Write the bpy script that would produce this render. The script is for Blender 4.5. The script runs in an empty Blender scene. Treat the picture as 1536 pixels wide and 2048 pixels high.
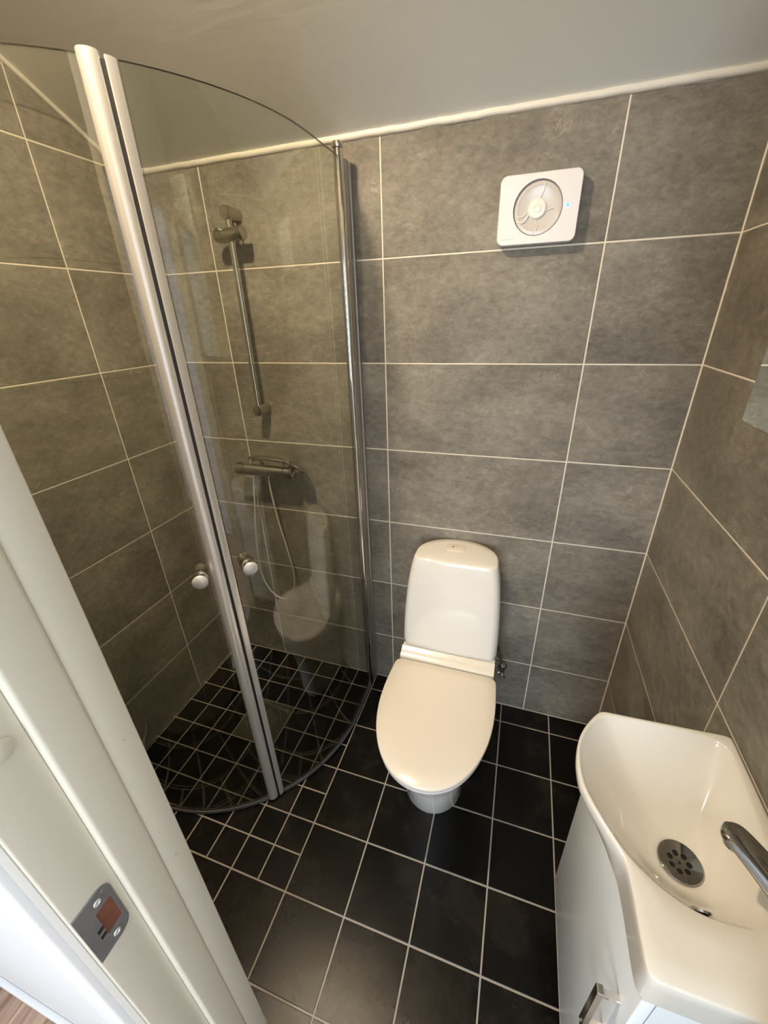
import bpy, bmesh, math, random
from mathutils import Vector, Matrix
random.seed(7)
S = bpy.context.scene
COL = S.collection
pi = math.pi

# ------------------------------------------------------------------ camera
cam_data = bpy.data.cameras.new('camera')
cam = bpy.data.objects.new('camera', cam_data); COL.objects.link(cam)
cam_data.sensor_fit = 'VERTICAL'; cam_data.sensor_height = 36.0
cam_data.lens = 812.66 / 2048 * 36.0
cam_data.clip_start = 0.01
RM = ((0.95033127, 0.30986069, -0.02927182), (0.11084863, -0.42484356, -0.89845452), (-0.29083168, 0.85058468, -0.43808975))
cam.matrix_world = Matrix(((RM[0][0], -RM[1][0], -RM[2][0], 0.53262), (RM[0][1], -RM[1][1], -RM[2][1], -0.48101),
                           (RM[0][2], -RM[1][2], -RM[2][2], 1.61496), (0, 0, 0, 1)))
S.camera = cam
S.view_settings.view_transform = 'Standard'; S.view_settings.look = 'None'
S.view_settings.exposure = 0.07; S.view_settings.gamma = 1.0; S.view_settings.use_curve_mapping = False

# ------------------------------------------------------------------ light
world = bpy.data.worlds.new('world'); S.world = world; world.use_nodes = True
bg = world.node_tree.nodes['Background']; bg.inputs[0].default_value = (0.62, 0.78, 1.0, 1); bg.inputs[1].default_value = 3.0

def area(name, loc, direction, sx, sy, power, color, shape='RECTANGLE', spread=pi):
    l = bpy.data.lights.new(name, 'AREA'); l.shape = shape; l.size = sx; l.size_y = sy; l.energy = power; l.color = color; l.spread = spread
    o = bpy.data.objects.new(name, l); COL.objects.link(o); o.location = loc
    o.rotation_euler = Vector(direction).to_track_quat('-Z', 'Y').to_euler(); return o
WARM = (1.0, 0.79, 0.53)
DAY = (0.79, 0.90, 1.0)
LAMPS = [((-0.15, 0.13), 31.0)]                      # recessed ceiling downlights, (x, y), power
HALL_WINDOW = area('window_daylight', (0.35, -2.92, 1.50), (0, 1, -0.12), 1.15, 1.25, 48.0, DAY)
sun = bpy.data.lights.new('sun', 'SUN'); sun.energy = 2.0; sun.angle = 0.009; sun.color = (1.0, 0.95, 0.86)
sun_o = bpy.data.objects.new('sun', sun); COL.objects.link(sun_o); sun_o.rotation_euler = Vector((-0.12, 0.72, -0.70)).to_track_quat('-Z', 'Y').to_euler()
area('hall_fill_light', (0.3, -1.6, 2.70), (0, 0, -1), 0.5, 0.5, 16.0, (1.0, 0.90, 0.76))  # added warm fill for the whole room, not a known hall lamp

# ------------------------------------------------------------------ room numbers
XL, XR, YB, YF, YO = -0.8077, 0.9887, 0.8904, -0.283, -0.400      # left, right, back, front (inside), front (hall side)
H6, TH, TW = 0.2677, 0.2995, 0.6075                                 # first wall joint, tile pitch
XV = 0.086
def zc(y): return 2.062 + 0.520 * (YB - y)                          # sloping ceiling

# ------------------------------------------------------------------ materials
MATS = {}
def newmat(name):
    m = bpy.data.materials.new(name); m.use_nodes = True; MATS[name] = m
    return m, m.node_tree, m.node_tree.nodes['Principled BSDF']
def plain(name, col, rough=0.5, metal=0.0, spec=0.5, coat=0.0, bump=0.0, bscale=60, emit=None, estr=0, vary=0.0):
    m, nt, b = newmat(name)
    b.inputs['Base Color'].default_value = (*col, 1); b.inputs['Roughness'].default_value = rough
    b.inputs['Metallic'].default_value = metal; b.inputs['Specular IOR Level'].default_value = spec
    b.inputs['Coat Weight'].default_value = coat; b.inputs['Coat Roughness'].default_value = 0.03
    if emit: b.inputs['Emission Color'].default_value = (*emit, 1); b.inputs['Emission Strength'].default_value = estr
    tc = nt.nodes.new('ShaderNodeTexCoord')
    n = nt.nodes.new('ShaderNodeTexNoise'); n.inputs['Scale'].default_value = bscale; n.inputs['Detail'].default_value = 4
    nt.links.new(tc.outputs['Object'], n.inputs['Vector'])
    if bump:
        bp = nt.nodes.new('ShaderNodeBump'); bp.inputs['Strength'].default_value = bump; bp.inputs['Distance'].default_value = 0.002
        nt.links.new(n.outputs['Fac'], bp.inputs['Height']); nt.links.new(bp.outputs['Normal'], b.inputs['Normal'])
    if vary:
        mx = nt.nodes.new('ShaderNodeMix'); mx.data_type = 'RGBA'
        mx.inputs['A'].default_value = (*[c * (1 - vary) for c in col], 1); mx.inputs['B'].default_value = (*[min(1, c * (1 + vary)) for c in col], 1)
        nt.links.new(n.outputs['Fac'], mx.inputs['Factor']); nt.links.new(mx.outputs['Result'], b.inputs['Base Color'])
    return m

def stone(name, dark, mid, light, rough, vein, scale, bump, rvar=0.12, spec=0.5, stretch=(1, 1, 1.6), fine=4.2, w1=0.45):
    """mottled slate-look ceramic; every tile gets its own piece of the pattern through Object Info > Random"""
    m, nt, b = newmat(name); N = nt.nodes; L = nt.links
    tc = N.new('ShaderNodeTexCoord'); oi = N.new('ShaderNodeObjectInfo')
    mul = N.new('ShaderNodeVectorMath'); mul.operation = 'MULTIPLY'; mul.inputs[1].default_value = (37.0, 23.0, 51.0)
    L.new(oi.outputs['Random'], mul.inputs[0])
    add = N.new('ShaderNodeVectorMath'); add.operation = 'ADD'
    mp = N.new('ShaderNodeMapping'); mp.inputs['Scale'].default_value = stretch
    L.new(tc.outputs['Object'], mp.inputs['Vector']); L.new(mp.outputs['Vector'], add.inputs[0]); L.new(mul.outputs[0], add.inputs[1])
    def noise(sc, det, rgh, dist=0.0):
        n = N.new('ShaderNodeTexNoise'); n.inputs['Scale'].default_value = sc; n.inputs['Detail'].default_value = det
        n.inputs['Roughness'].default_value = rgh; n.inputs['Distortion'].default_value = dist
        L.new(add.outputs[0], n.inputs['Vector']); return n
    n1 = noise(scale * 0.55, 3, 0.55, 0.2); n2 = noise(scale * fine, 10, 0.80, 0.25); n3 = noise(scale * 0.8, 7, 0.62, 1.2)
    mixf = N.new('ShaderNodeMath'); mixf.operation = 'MULTIPLY_ADD'; mixf.inputs[1].default_value = w1
    L.new(n1.outputs['Fac'], mixf.inputs[0])
    h = N.new('ShaderNodeMath'); h.operation = 'MULTIPLY'; h.inputs[1].default_value = 1 - w1; L.new(n2.outputs['Fac'], h.inputs[0])
    L.new(h.outputs[0], mixf.inputs[2])
    cr = N.new('ShaderNodeValToRGB'); L.new(mixf.outputs[0], cr.inputs['Fac'])
    e = cr.color_ramp.elements; e[0].position = 0.36; e[0].color = (*dark, 1); e[1].position = 0.66; e[1].color = (*light, 1)
    k = e.new(0.5); k.color = (*mid, 1)
    # thin pale scratches: a narrow band of the distorted noise
    v1 = N.new('ShaderNodeMath'); v1.operation = 'SUBTRACT'; v1.inputs[1].default_value = 0.5; L.new(n3.outputs['Fac'], v1.inputs[0])
    v2 = N.new('ShaderNodeMath'); v2.operation = 'ABSOLUTE'; L.new(v1.outputs[0], v2.inputs[0])
    v3 = N.new('ShaderNodeMapRange'); v3.inputs['From Min'].default_value = 0.0; v3.inputs['From Max'].default_value = 0.006
    v3.inputs['To Min'].default_value = 1.0; v3.inputs['To Max'].default_value = 0.0; L.new(v2.outputs[0], v3.inputs['Value'])
    gate = N.new('ShaderNodeMapRange'); gate.inputs['From Min'].default_value = 0.50; gate.inputs['From Max'].default_value = 0.62
    n4 = noise(scale * 1.1, 3, 0.5); L.new(n4.outputs['Fac'], gate.inputs['Value'])
    vm = N.new('ShaderNodeMath'); vm.operation = 'MULTIPLY'; L.new(v3.outputs['Result'], vm.inputs[0]); L.new(gate.outputs['Result'], vm.inputs[1])
    vm2 = N.new('ShaderNodeMath'); vm2.operation = 'MULTIPLY'; vm2.inputs[1].default_value = vein; L.new(vm.outputs[0], vm2.inputs[0])
    mx = N.new('ShaderNodeMix'); mx.data_type = 'RGBA'; L.new(vm2.outputs[0], mx.inputs['Factor']); L.new(cr.outputs['Color'], mx.inputs['A'])
    mx.inputs['B'].default_value = (*[min(1, c * 1.9) for c in light], 1)
    L.new(mx.outputs['Result'], b.inputs['Base Color'])
    rr = N.new('ShaderNodeMapRange'); rr.inputs['To Min'].default_value = rough - rvar; rr.inputs['To Max'].default_value = rough + rvar
    L.new(n2.outputs['Fac'], rr.inputs['Value']); L.new(rr.outputs['Result'], b.inputs['Roughness'])
    b.inputs['Specular IOR Level'].default_value = spec
    bp = N.new('ShaderNodeBump'); bp.inputs['Strength'].default_value = bump; bp.inputs['Distance'].default_value = 0.003
    hs = N.new('ShaderNodeMath'); hs.operation = 'ADD'; L.new(n2.outputs['Fac'], hs.inputs[0]); L.new(n3.outputs['Fac'], hs.inputs[1])
    L.new(hs.outputs[0], bp.inputs['Height']); L.new(bp.outputs['Normal'], b.inputs['Normal'])
    return m

WALLTILE = stone('grey_wall_tile', (0.116, 0.104, 0.083), (0.222, 0.200, 0.162), (0.360, 0.328, 0.270), 0.40, 0.40, 7.0, 0.85, stretch=(0.9, 0.9, 1.5), fine=5.5, w1=0.42)
FLOORTILE = stone('black_slate_tile', (0.0020, 0.0020, 0.0022), (0.0042, 0.0040, 0.0036), (0.020, 0.0165, 0.013), 0.24, 0.0, 7.0, 0.14, rvar=0.05, spec=0.26, stretch=(1, 1, 1), fine=2.6, w1=0.62)
GROUT_W = plain('light_grout', (0.80, 0.73, 0.60), 0.9, bump=0.3, bscale=300)
GROUT_F = plain('beige_floor_grout', (0.40, 0.36, 0.30), 0.9, bump=0.3, bscale=300, vary=0.25)
SILICONE = plain('white_caulk', (0.80, 0.76, 0.68), 0.4, bump=0.15, bscale=120)
PAINT_CEIL = plain('ceiling_paint', (0.84, 0.845, 0.79), 0.75, spec=0.3)
PAINT_HALL = plain('white_wall_paint', (0.80, 0.81, 0.82), 0.6, bump=0.05, bscale=200)
FRAME = plain('white_gloss_frame_paint', (0.73, 0.70, 0.595), 0.38, bump=0.03, bscale=150)
FRAME_EDGE = plain('bare_frame_edge_paint', (0.55, 0.53, 0.49), 0.5)
PORCELAIN = plain('white_porcelain', (0.83, 0.80, 0.74), 0.08, spec=0.6, coat=0.5)
BASIN = plain('white_basin_porcelain', (0.72, 0.70, 0.65), 0.09, spec=0.6, coat=0.5)
LIDPLASTIC = plain('cream_seat_plastic', (0.80, 0.735, 0.63), 0.20, spec=0.5)
CHROME = plain('chrome', (0.72, 0.71, 0.69), 0.07, metal=1.0)
CHROME_D = plain('dark_chrome', (0.44, 0.44, 0.43), 0.08, metal=1.0)
CHROME_M = plain('mixer_chrome', (0.56, 0.56, 0.54), 0.06, metal=1.0)
BRUSHED = plain('brushed_nickel', (0.55, 0.52, 0.47), 0.22, metal=1.0)
ALU = plain('satin_aluminium', (0.90, 0.90, 0.89), 0.30, metal=0.50)
ALU_D = plain('dull_aluminium', (0.48, 0.47, 0.44), 0.40, metal=0.75)
KNOBCAP = plain('satin_knob_cap', (0.76, 0.78, 0.80), 0.42, metal=0.4)
RUBBER = plain('black_rubber', (0.012, 0.012, 0.013), 0.5)
SEAL = plain('grey_seal_strip', (0.17, 0.17, 0.19), 0.35)
GLASSEDGE = plain('dark_glass_edge', (0.055, 0.048, 0.038), 0.25)
WHITE_LACQ = plain('white_lacquer', (0.78, 0.84, 0.88), 0.25)
FANWHITE = plain('white_fan_plastic', (0.78, 0.75, 0.74), 0.35)
FANGREY = plain('grey_translucent_plastic', (0.60, 0.56, 0.52), 0.25)
FANHUB = plain('cream_fan_hub', (0.84, 0.80, 0.72), 0.3)
LED = plain('blue_led', (0.05, 0.3, 0.9), 0.3, emit=(0.01, 0.22, 1.0), estr=3.0)
PRINT_GAP_SHADE = plain('grey_print_and_gap_shade', (0.58, 0.54, 0.50), 0.5)
ZINC = plain('grey_zinc_plate', (0.27, 0.275, 0.285), 0.38, metal=0.5, vary=0.25, bscale=40)
WOODHOLE = plain('red_brown_wood', (0.20, 0.07, 0.04), 0.7, vary=0.4, bscale=80)
STEEL = plain('drain_steel', (0.13, 0.12, 0.095), 0.42, metal=0.6, vary=0.25, bscale=30)
DARK = plain('dark_hole', (0.004, 0.004, 0.004), 0.6)
LAMPGLASS = plain('lit_lamp_lens', (1, 1, 1), 0.3, emit=WARM, estr=7.0)
HOSE = plain('silver_hose', (0.78, 0.74, 0.66), 0.30, metal=0.6)
MIRROR = plain('mirror_silver', (0.80, 0.86, 0.83), 0.01, metal=1.0)

def ceiling_mat():
    m = PAINT_CEIL; nt = m.node_tree; N = nt.nodes; L = nt.links; b = N['Principled BSDF']
    tc = N.new('ShaderNodeTexCoord'); mp = N.new('ShaderNodeMapping'); mp.inputs['Scale'].default_value = (3, 14, 14); mp.inputs['Rotation'].default_value = (0, 0, 0.35)
    n = N.new('ShaderNodeTexNoise'); n.inputs['Scale'].default_value = 3.2; n.inputs['Detail'].default_value = 6; n.inputs['Distortion'].default_value = 0.7
    n2 = N.new('ShaderNodeTexNoise'); n2.inputs['Scale'].default_value = 1.6; n2.inputs['Detail'].default_value = 2
    L.new(tc.outputs['Object'], mp.inputs['Vector']); L.new(mp.outputs['Vector'], n.inputs['Vector']); L.new(tc.outputs['Object'], n2.inputs['Vector'])
    ad = N.new('ShaderNodeMath'); ad.operation = 'MULTIPLY_ADD'; ad.inputs[1].default_value = 2.2; L.new(n2.outputs['Fac'], ad.inputs[0]); L.new(n.outputs['Fac'], ad.inputs[2])
    bp = N.new('ShaderNodeBump'); bp.inputs['Strength'].default_value = 0.07; bp.inputs['Distance'].default_value = 0.004
    L.new(ad.outputs[0], bp.inputs['Height']); L.new(bp.outputs['Normal'], b.inputs['Normal'])
ceiling_mat()

def glass_mat():
    """thin clear glass: straight-through transmission with a slight tint plus a Schlick mirror coat"""
    m = bpy.data.materials.new('clear_shower_glass'); m.use_nodes = True; nt = m.node_tree; N = nt.nodes; L = nt.links
    N.remove(N['Principled BSDF']); out = N['Material Output']
    tr = N.new('ShaderNodeBsdfTransparent'); tr.inputs[0].default_value = (0.94, 0.955, 0.92, 1)
    gl = N.new('ShaderNodeBsdfGlossy'); gl.inputs['Roughness'].default_value = 0.006; gl.inputs[0].default_value = (1, 1, 1, 1)
    lw = N.new('ShaderNodeLayerWeight'); lw.inputs['Blend'].default_value = 0.5
    pw = N.new('ShaderNodeMath'); pw.operation = 'POWER'; pw.inputs[1].default_value = 5.0; L.new(lw.outputs['Facing'], pw.inputs[0])
    ma = N.new('ShaderNodeMath'); ma.operation = 'MULTIPLY_ADD'; ma.inputs[1].default_value = 0.90; ma.inputs[2].default_value = 0.055; L.new(pw.outputs[0], ma.inputs[0])
    mx = N.new('ShaderNodeMixShader'); L.new(ma.outputs[0], mx.inputs[0]); L.new(tr.outputs[0], mx.inputs[1]); L.new(gl.outputs[0], mx.inputs[2])
    L.new(mx.outputs[0], out.inputs['Surface']); return m
GLASS = glass_mat()

def wood_mat():
    m, nt, b = newmat('pale_oak_planks'); N = nt.nodes; L = nt.links
    tc = N.new('ShaderNodeTexCoord'); oi = N.new('ShaderNodeObjectInfo')
    mul = N.new('ShaderNodeVectorMath'); mul.operation = 'MULTIPLY'; mul.inputs[1].default_value = (17., 29., 5.); L.new(oi.outputs['Random'], mul.inputs[0])
    mp = N.new('ShaderNodeMapping'); mp.inputs['Scale'].default_value = (40, 3, 20); L.new(tc.outputs['Object'], mp.inputs['Vector'])
    add = N.new('ShaderNodeVectorMath'); add.operation = 'ADD'; L.new(mp.outputs[0], add.inputs[0]); L.new(mul.outputs[0], add.inputs[1])
    n = N.new('ShaderNodeTexNoise'); n.inputs['Scale'].default_value = 1.4; n.inputs['Detail'].default_value = 8; n.inputs['Distortion'].default_value = 0.5
    L.new(add.outputs[0], n.inputs['Vector'])
    cr = N.new('ShaderNodeValToRGB'); e = cr.color_ramp.elements; e[0].position = .35; e[0].color = (0.24, 0.14, 0.09, 1); e[1].position = .65; e[1].color = (0.55, 0.38, 0.28, 1)
    L.new(n.outputs['Fac'], cr.inputs['Fac']); L.new(cr.outputs['Color'], b.inputs['Base Color']); b.inputs['Roughness'].default_value = 0.42
    return m
OAK = wood_mat()

# ------------------------------------------------------------------ helpers
def finish(me, smooth=None):
    if smooth is not None:
        for p in me.polygons: p.use_smooth = True
        me.set_sharp_from_angle(angle=math.radians(smooth))
def link(name, me, parent=None, loc=None):
    o = bpy.data.objects.new(name, me); COL.objects.link(o)
    if parent is not None: o.parent = parent
    if loc is not None: o.location = loc
    return o
def mesh(name, V, F, mat, parent=None, smooth=None, loc=None, mats=None, fmat=None):
    me = bpy.data.meshes.new(name); me.from_pydata([tuple(v) for v in V], [], F)
    bm = bmesh.new(); bm.from_mesh(me); bmesh.ops.recalc_face_normals(bm, faces=bm.faces); bm.to_mesh(me); bm.free()
    for x in (mats or [mat]): me.materials.append(x)
    if fmat:
        for i, k in enumerate(fmat): me.polygons[i].material_index = k
    me.update(); finish(me, smooth)
    return link(name, me, parent, loc)
def frombm(name, bm, mat, parent=None, smooth=None, loc=None):
    bmesh.ops.recalc_face_normals(bm, faces=bm.faces)
    me = bpy.data.meshes.new(name); bm.to_mesh(me); bm.free(); me.materials.append(mat); me.update(); finish(me, smooth)
    return link(name, me, parent, loc)
def addbox(bm, lo, hi, bevel=0.0, seg=2):
    r = bmesh.ops.create_cube(bm, size=1.0)
    vs = r['verts']
    for v in vs: v.co = Vector([(lo[i] + hi[i]) / 2 + v.co[i] * (hi[i] - lo[i]) for i in range(3)])
    if bevel:
        es = list({e for v in vs for e in v.link_edges})
        bmesh.ops.bevel(bm, geom=es, offset=bevel, segments=seg, profile=0.5, affect='EDGES')
def box(name, lo, hi, mat, parent=None, bevel=0.0, seg=2):
    bm = bmesh.new(); addbox(bm, lo, hi, bevel, seg); return frombm(name, bm, mat, parent, 35 if bevel else None)
def loft_data(rings, cap0=True, cap1=True, closed=True):
    V = [p for r in rings for p in r]; n = len(rings[0]); F = []
    for i in range(len(rings) - 1):
        for j in range(n if closed else n - 1):
            k = (j + 1) % n; F.append((i * n + j, i * n + k, (i + 1) * n + k, (i + 1) * n + j))
    if cap0: F.append(tuple(range(n)))
    if cap1: F.append(tuple(range((len(rings) - 1) * n, len(rings) * n)))
    return V, F
def loft(name, rings, mat, parent=None, smooth=40, cap0=True, cap1=True):
    V, F = loft_data(rings, cap0, cap1); return mesh(name, V, F, mat, parent, smooth)
def frame_of(d):
    d = Vector(d).normalized(); a = Vector((0, 0, 1)) if abs(d.z) < 0.95 else Vector((1, 0, 0))
    u = d.cross(a).normalized(); return u, d.cross(u).normalized()
def lathe_rings(p0, axis, prof, n=32):
    """prof: list of (distance along axis, radius)"""
    u, v = frame_of(axis); ax = Vector(axis).normalized(); p0 = Vector(p0); R = []
    for s, r in prof: R.append([p0 + ax * s + (u * math.cos(2 * pi * k / n) + v * math.sin(2 * pi * k / n)) * max(r, 1e-5) for k in range(n)])
    return R
def lathe(name, p0, axis, prof, mat, parent=None, n=32, smooth=35):
    return loft(name, lathe_rings(p0, axis, prof, n), mat, parent, smooth)
def rod(name, a, b, r, mat, parent=None, ch=0.001, n=28):
    a = Vector(a); b = Vector(b); L = (b - a).length
    return lathe(name, a, b - a, [(0, r - ch), (ch, r), (L - ch, r), (L, r - ch)], mat, parent, n)
def catmull(P, k=8):
    P = [Vector(p) for p in P]; Q = [P[0] * 2 - P[1]] + P + [P[-1] * 2 - P[-2]]; out = []
    for i in range(1, len(Q) - 2):
        a, b, c, d = Q[i - 1:i + 3]
        for s in range(k):
            t = s / k; out.append(0.5 * ((2 * b) + (-a + c) * t + (2 * a - 5 * b + 4 * c - d) * t * t + (-a + 3 * b - 3 * c + d) * t ** 3))
    return out + [P[-1]]
def tube(name, P, r, mat, parent=None, n=12, ripple=0.0):
    rings = []; u = None
    for i, p in enumerate(P):
        d = (P[min(i + 1, len(P) - 1)] - P[max(i - 1, 0)]).normalized()
        if u is None: u = frame_of(d)[0]
        u = (u - d * u.dot(d)).normalized(); v = d.cross(u); rr = r * (1 + ripple * (i % 2))
        rings.append([p + (u * math.cos(2 * pi * k / n) + v * math.sin(2 * pi * k / n)) * rr for k in range(n)])
    return loft(name, rings, mat, parent, 60)
def tag(o, label=None, cat=None, group=None, kind=None):
    if label: o['label'] = label
    if cat: o['category'] = cat
    if group: o['group'] = group
    if kind: o['kind'] = kind
    return o
def empty(name, loc, label, cat, group=None):
    o = bpy.data.objects.new(name, None); COL.objects.link(o); o.location = loc; o.empty_display_size = 0.05
    o['_w'] = 0; del o['_w']; return tag(o, label, cat, group)
def adopt(root):
    """children are modelled in world space: store them relative to their (unrotated) root"""
    for ch in root.children:
        me = ch.data
        if me: me.transform(Matrix.Translation(-root.location))
        for g in ch.children:
            if g.data: g.data.transform(Matrix.Translation(-root.location))
def cut(o, rings_list):
    """boolean-subtract closed lofts from an object, leaving a plain mesh"""
    V, F = [], []
    for rings in rings_list:
        v, f = loft_data(rings); b = len(V); V += v; F += [tuple(i + b for i in q) for q in f]
    par = o.parent; o.parent = None
    c = mesh('cutter', V, F, DARK); m = o.modifiers.new('b', 'BOOLEAN'); m.operation = 'DIFFERENCE'; m.object = c; m.solver = 'EXACT'; m.use_self = True
    bpy.context.view_layer.update(); dg = bpy.context.evaluated_depsgraph_get()
    me = bpy.data.meshes.new_from_object(o.evaluated_get(dg)); o.modifiers.clear(); o.data = me; o.parent = par
    bpy.data.objects.remove(c)
def rrect(w, h, r, n=8):
    P = []
    for cx, cy, a0 in ((w / 2 - r, h / 2 - r, 0), (-w / 2 + r, h / 2 - r, pi / 2), (-w / 2 + r, -h / 2 + r, pi), (w / 2 - r, -h / 2 + r, 1.5 * pi)):
        for k in range(n + 1): a = a0 + pi / 2 * k / n; P.append((cx + r * math.cos(a), cy + r * math.sin(a)))
    return P

# ------------------------------------------------------------------ tiles
def clip(poly, f):
    """clip a convex polygon (list of (u,v)) to f(u,v) <= 0 with f linear"""
    out = []
    for i, a in enumerate(poly):
        b = poly[(i + 1) % len(poly)]; fa, fb = f(*a), f(*b)
        if fa <= 0: out.append(a)
        if (fa < 0 < fb) or (fb < 0 < fa): t = fa / (fa - fb); out.append((a[0] + (b[0] - a[0]) * t, a[1] + (b[1] - a[1]) * t))
    return out
def inset(poly, d):
    n = len(poly); A = sum(poly[i][0] * poly[(i + 1) % n][1] - poly[(i + 1) % n][0] * poly[i][1] for i in range(n))
    s = 1 if A > 0 else -1; L = []
    for i in range(n):
        a, b = poly[i], poly[(i + 1) % n]; dx, dy = b[0] - a[0], b[1] - a[1]; l = math.hypot(dx, dy)
        nx, ny = -dy / l * s, dx / l * s; L.append((a[0] + nx * d, a[1] + ny * d, dx, dy))
    out = []
    for i in range(n):
        p, q = L[i - 1], L[i]; den = p[2] * q[3] - p[3] * q[2]
        t = ((q[0] - p[0]) * q[3] - (q[1] - p[1]) * q[2]) / den; out.append((p[0] + p[2] * t, p[1] + p[3] * t))
    return out
TCACHE = {}
def tile(name, parent, poly, to3, nrm, mat, thick=0.009, bev=0.0009, key=''):
    """poly in wall coordinates; to3 maps (u,v) to a point of the finished face; nrm points into the room"""
    cu = sum(p[0] for p in poly) / len(poly); cv = sum(p[1] for p in poly) / len(poly)
    rel = [(round(p[0] - cu, 4), round(p[1] - cv, 4)) for p in poly]; k = (key, mat.name, tuple(rel))
    c = Vector(to3(cu, cv)); nrm = Vector(nrm)
    if k not in TCACHE:
        o0 = Vector(to3(0, 0)); ring = lambda P, d: [Vector(to3(*p)) - o0 + nrm * d for p in P]
        V, F = loft_data([ring(rel, -thick), ring(rel, -bev), ring(inset(rel, bev * 1.2), 0)], cap0=True)
        me = bpy.data.meshes.new(name); me.from_pydata([tuple(v) for v in V], [], F)
        bm = bmesh.new(); bm.from_mesh(me); bmesh.ops.recalc_face_normals(bm, faces=bm.faces); bm.to_mesh(me); bm.free()
        me.materials.append(mat); TCACHE[k] = me
    return link(name, TCACHE[k], parent, c + nrm * random.uniform(-0.0002, 0.0002))
def rect(u0, u1, v0, v1, g): return [(u0 + g, v0 + g), (u1 - g, v0 + g), (u1 - g, v1 - g), (u0 + g, v1 - g)]

GW = 0.0021   # half a wall joint
ZS = [0.0] + [H6 + TH * k for k in range(0, 9)]
def slab(name, lo, hi, mat): return tag(box(name, lo, hi, mat), kind='structure')

# back wall
wall_back = slab('wall_back', (XL - 0.15, YB + 0.0012, -0.1), (XR + 0.15, YB + 0.12, 2.30), GROUT_W)
xs = [XL, XV - TW, XV, XV + TW, XR]
for i in range(4):
    for k in range(len(ZS) - 1):
        if ZS[k] > 2.03: break
        top = min(ZS[k + 1], 2.052)
        tile('wall_tile', wall_back, rect(xs[i], xs[i + 1], ZS[k], top, GW), lambda u, v: (u, YB, v), (0, -1, 0), WALLTILE, key='b')
# side walls, cut by the sloping ceiling
def side(name, x, n, ys, sgn):
    x0, x1 = (x - 0.12, x - 0.0012) if sgn > 0 else (x + 0.0012, x + 0.12)
    V = []
    for X in (x0, x1):
        V += [(X, YB + 0.01, -0.1), (X, YF - 0.05, -0.1), (X, YF - 0.05, zc(YF - 0.05) + 0.06), (X, YB + 0.01, zc(YB) + 0.06)]
    w = tag(mesh(name, V, [(0, 1, 2, 3), (4, 5, 6, 7), (0, 1, 5, 4), (1, 2, 6, 5), (2, 3, 7, 6), (3, 0, 4, 7)], GROUT_W), kind='structure')
    for i in range(len(ys) - 1):
        for k in range(len(ZS) - 1):
            P = clip(rect(ys[i + 1], ys[i], ZS[k], ZS[k + 1], GW), lambda u, v: v - (zc(u) - 0.010))
            if len(P) >= 3:
                A = abs(sum(P[j][0] * P[(j + 1) % len(P)][1] - P[(j + 1) % len(P)][0] * P[j][1] for j in range(len(P)))) / 2
                if A > 0.0008: tile('wall_tile', w, P, lambda u, v: (x, u, v), (sgn, 0, 0), WALLTILE, key=name)
    return w
wall_left = side('wall_left', XL, None, [YB, 0.5735, 0.5735 - TW, YF], 1)
wall_right = side('wall_right', XR, None, [YB, YB - TW, YB - 2 * TW + 0.042 if False else YF], -1)

# front wall with the door opening (plaster core; tiles inside, paint outside)
OX0, OX1, OZ = 0.088, 0.905, 2.06
bm = bmesh.new()
addbox(bm, (-2.3, YO, -0.02), (OX0, YF - 0.001, 2.85)); addbox(bm, (OX1, YO, -0.02), (1.7, YF - 0.001, 2.85)); addbox(bm, (OX0, YO, OZ), (OX1, YF - 0.001, 2.85))
wall_front = tag(frombm('wall_front', bm, PAINT_HALL), kind='structure')
for k in range(len(ZS) - 1):
    for u0, u1 in ((XL, XL + TW), (XL + TW, OX0 + 0.03)):
        if ZS[k] < 2.6: tile('wall_tile', wall_front, rect(u0, u1, ZS[k], min(ZS[k + 1], 2.63), GW), lambda u, v: (u, YF + 0.008, v), (0, 1, 0), WALLTILE, key='f')
# ceiling: sloping slab, and the caulk along it
V = []
for y in (YB + 0.05, YF - 0.02):
    V += [(XL - 0.11, y, zc(y)), (XR + 0.11, y, zc(y)), (XR + 0.11, y, zc(y) + 0.1), (XL - 0.11, y, zc(y) + 0.1)]
ceiling = tag(mesh('ceiling', V, [(0, 1, 2, 3), (4, 5, 6, 7), (0, 1, 5, 4), (1, 2, 6, 5), (2, 3, 7, 6), (3, 0, 4, 7)], PAINT_CEIL), kind='structure')
def strip(name, P, r, mat):
    return tag(tube(name, [Vector(p) for p in P], r, mat, None, 8), kind='structure')
random.seed(3)
def wob(a, b, n, amp):
    a = Vector(a); b = Vector(b); return [a.lerp(b, k / n) + Vector((0, random.uniform(-amp, amp), random.uniform(-amp, amp))) for k in range(n + 1)]
strip('trim_1', wob((XL, YB - 0.0005, zc(YB) - 0.003), (XR, YB - 0.0005, zc(YB) - 0.003), 70, 0.0009), 0.0088, SILICONE)
strip('trim_2', wob((XL + 0.001, YB, zc(YB) - 0.004), (XL + 0.001, YF, zc(YF) - 0.004), 40, 0.0006), 0.0066, SILICONE)
strip('trim_3', wob((XR - 0.001, YB, zc(YB) - 0.004), (XR - 0.001, YF, zc(YF) - 0.004), 40, 0.0006), 0.0066, SILICONE)
for nm, x in (('trim_4', XR), ('trim_5', XL)):
    tag(rod(nm, (x, YB, 0), (x, YB, 2.07), 0.0032, GROUT_W, None, 0.0005, 8), kind='structure')

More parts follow.
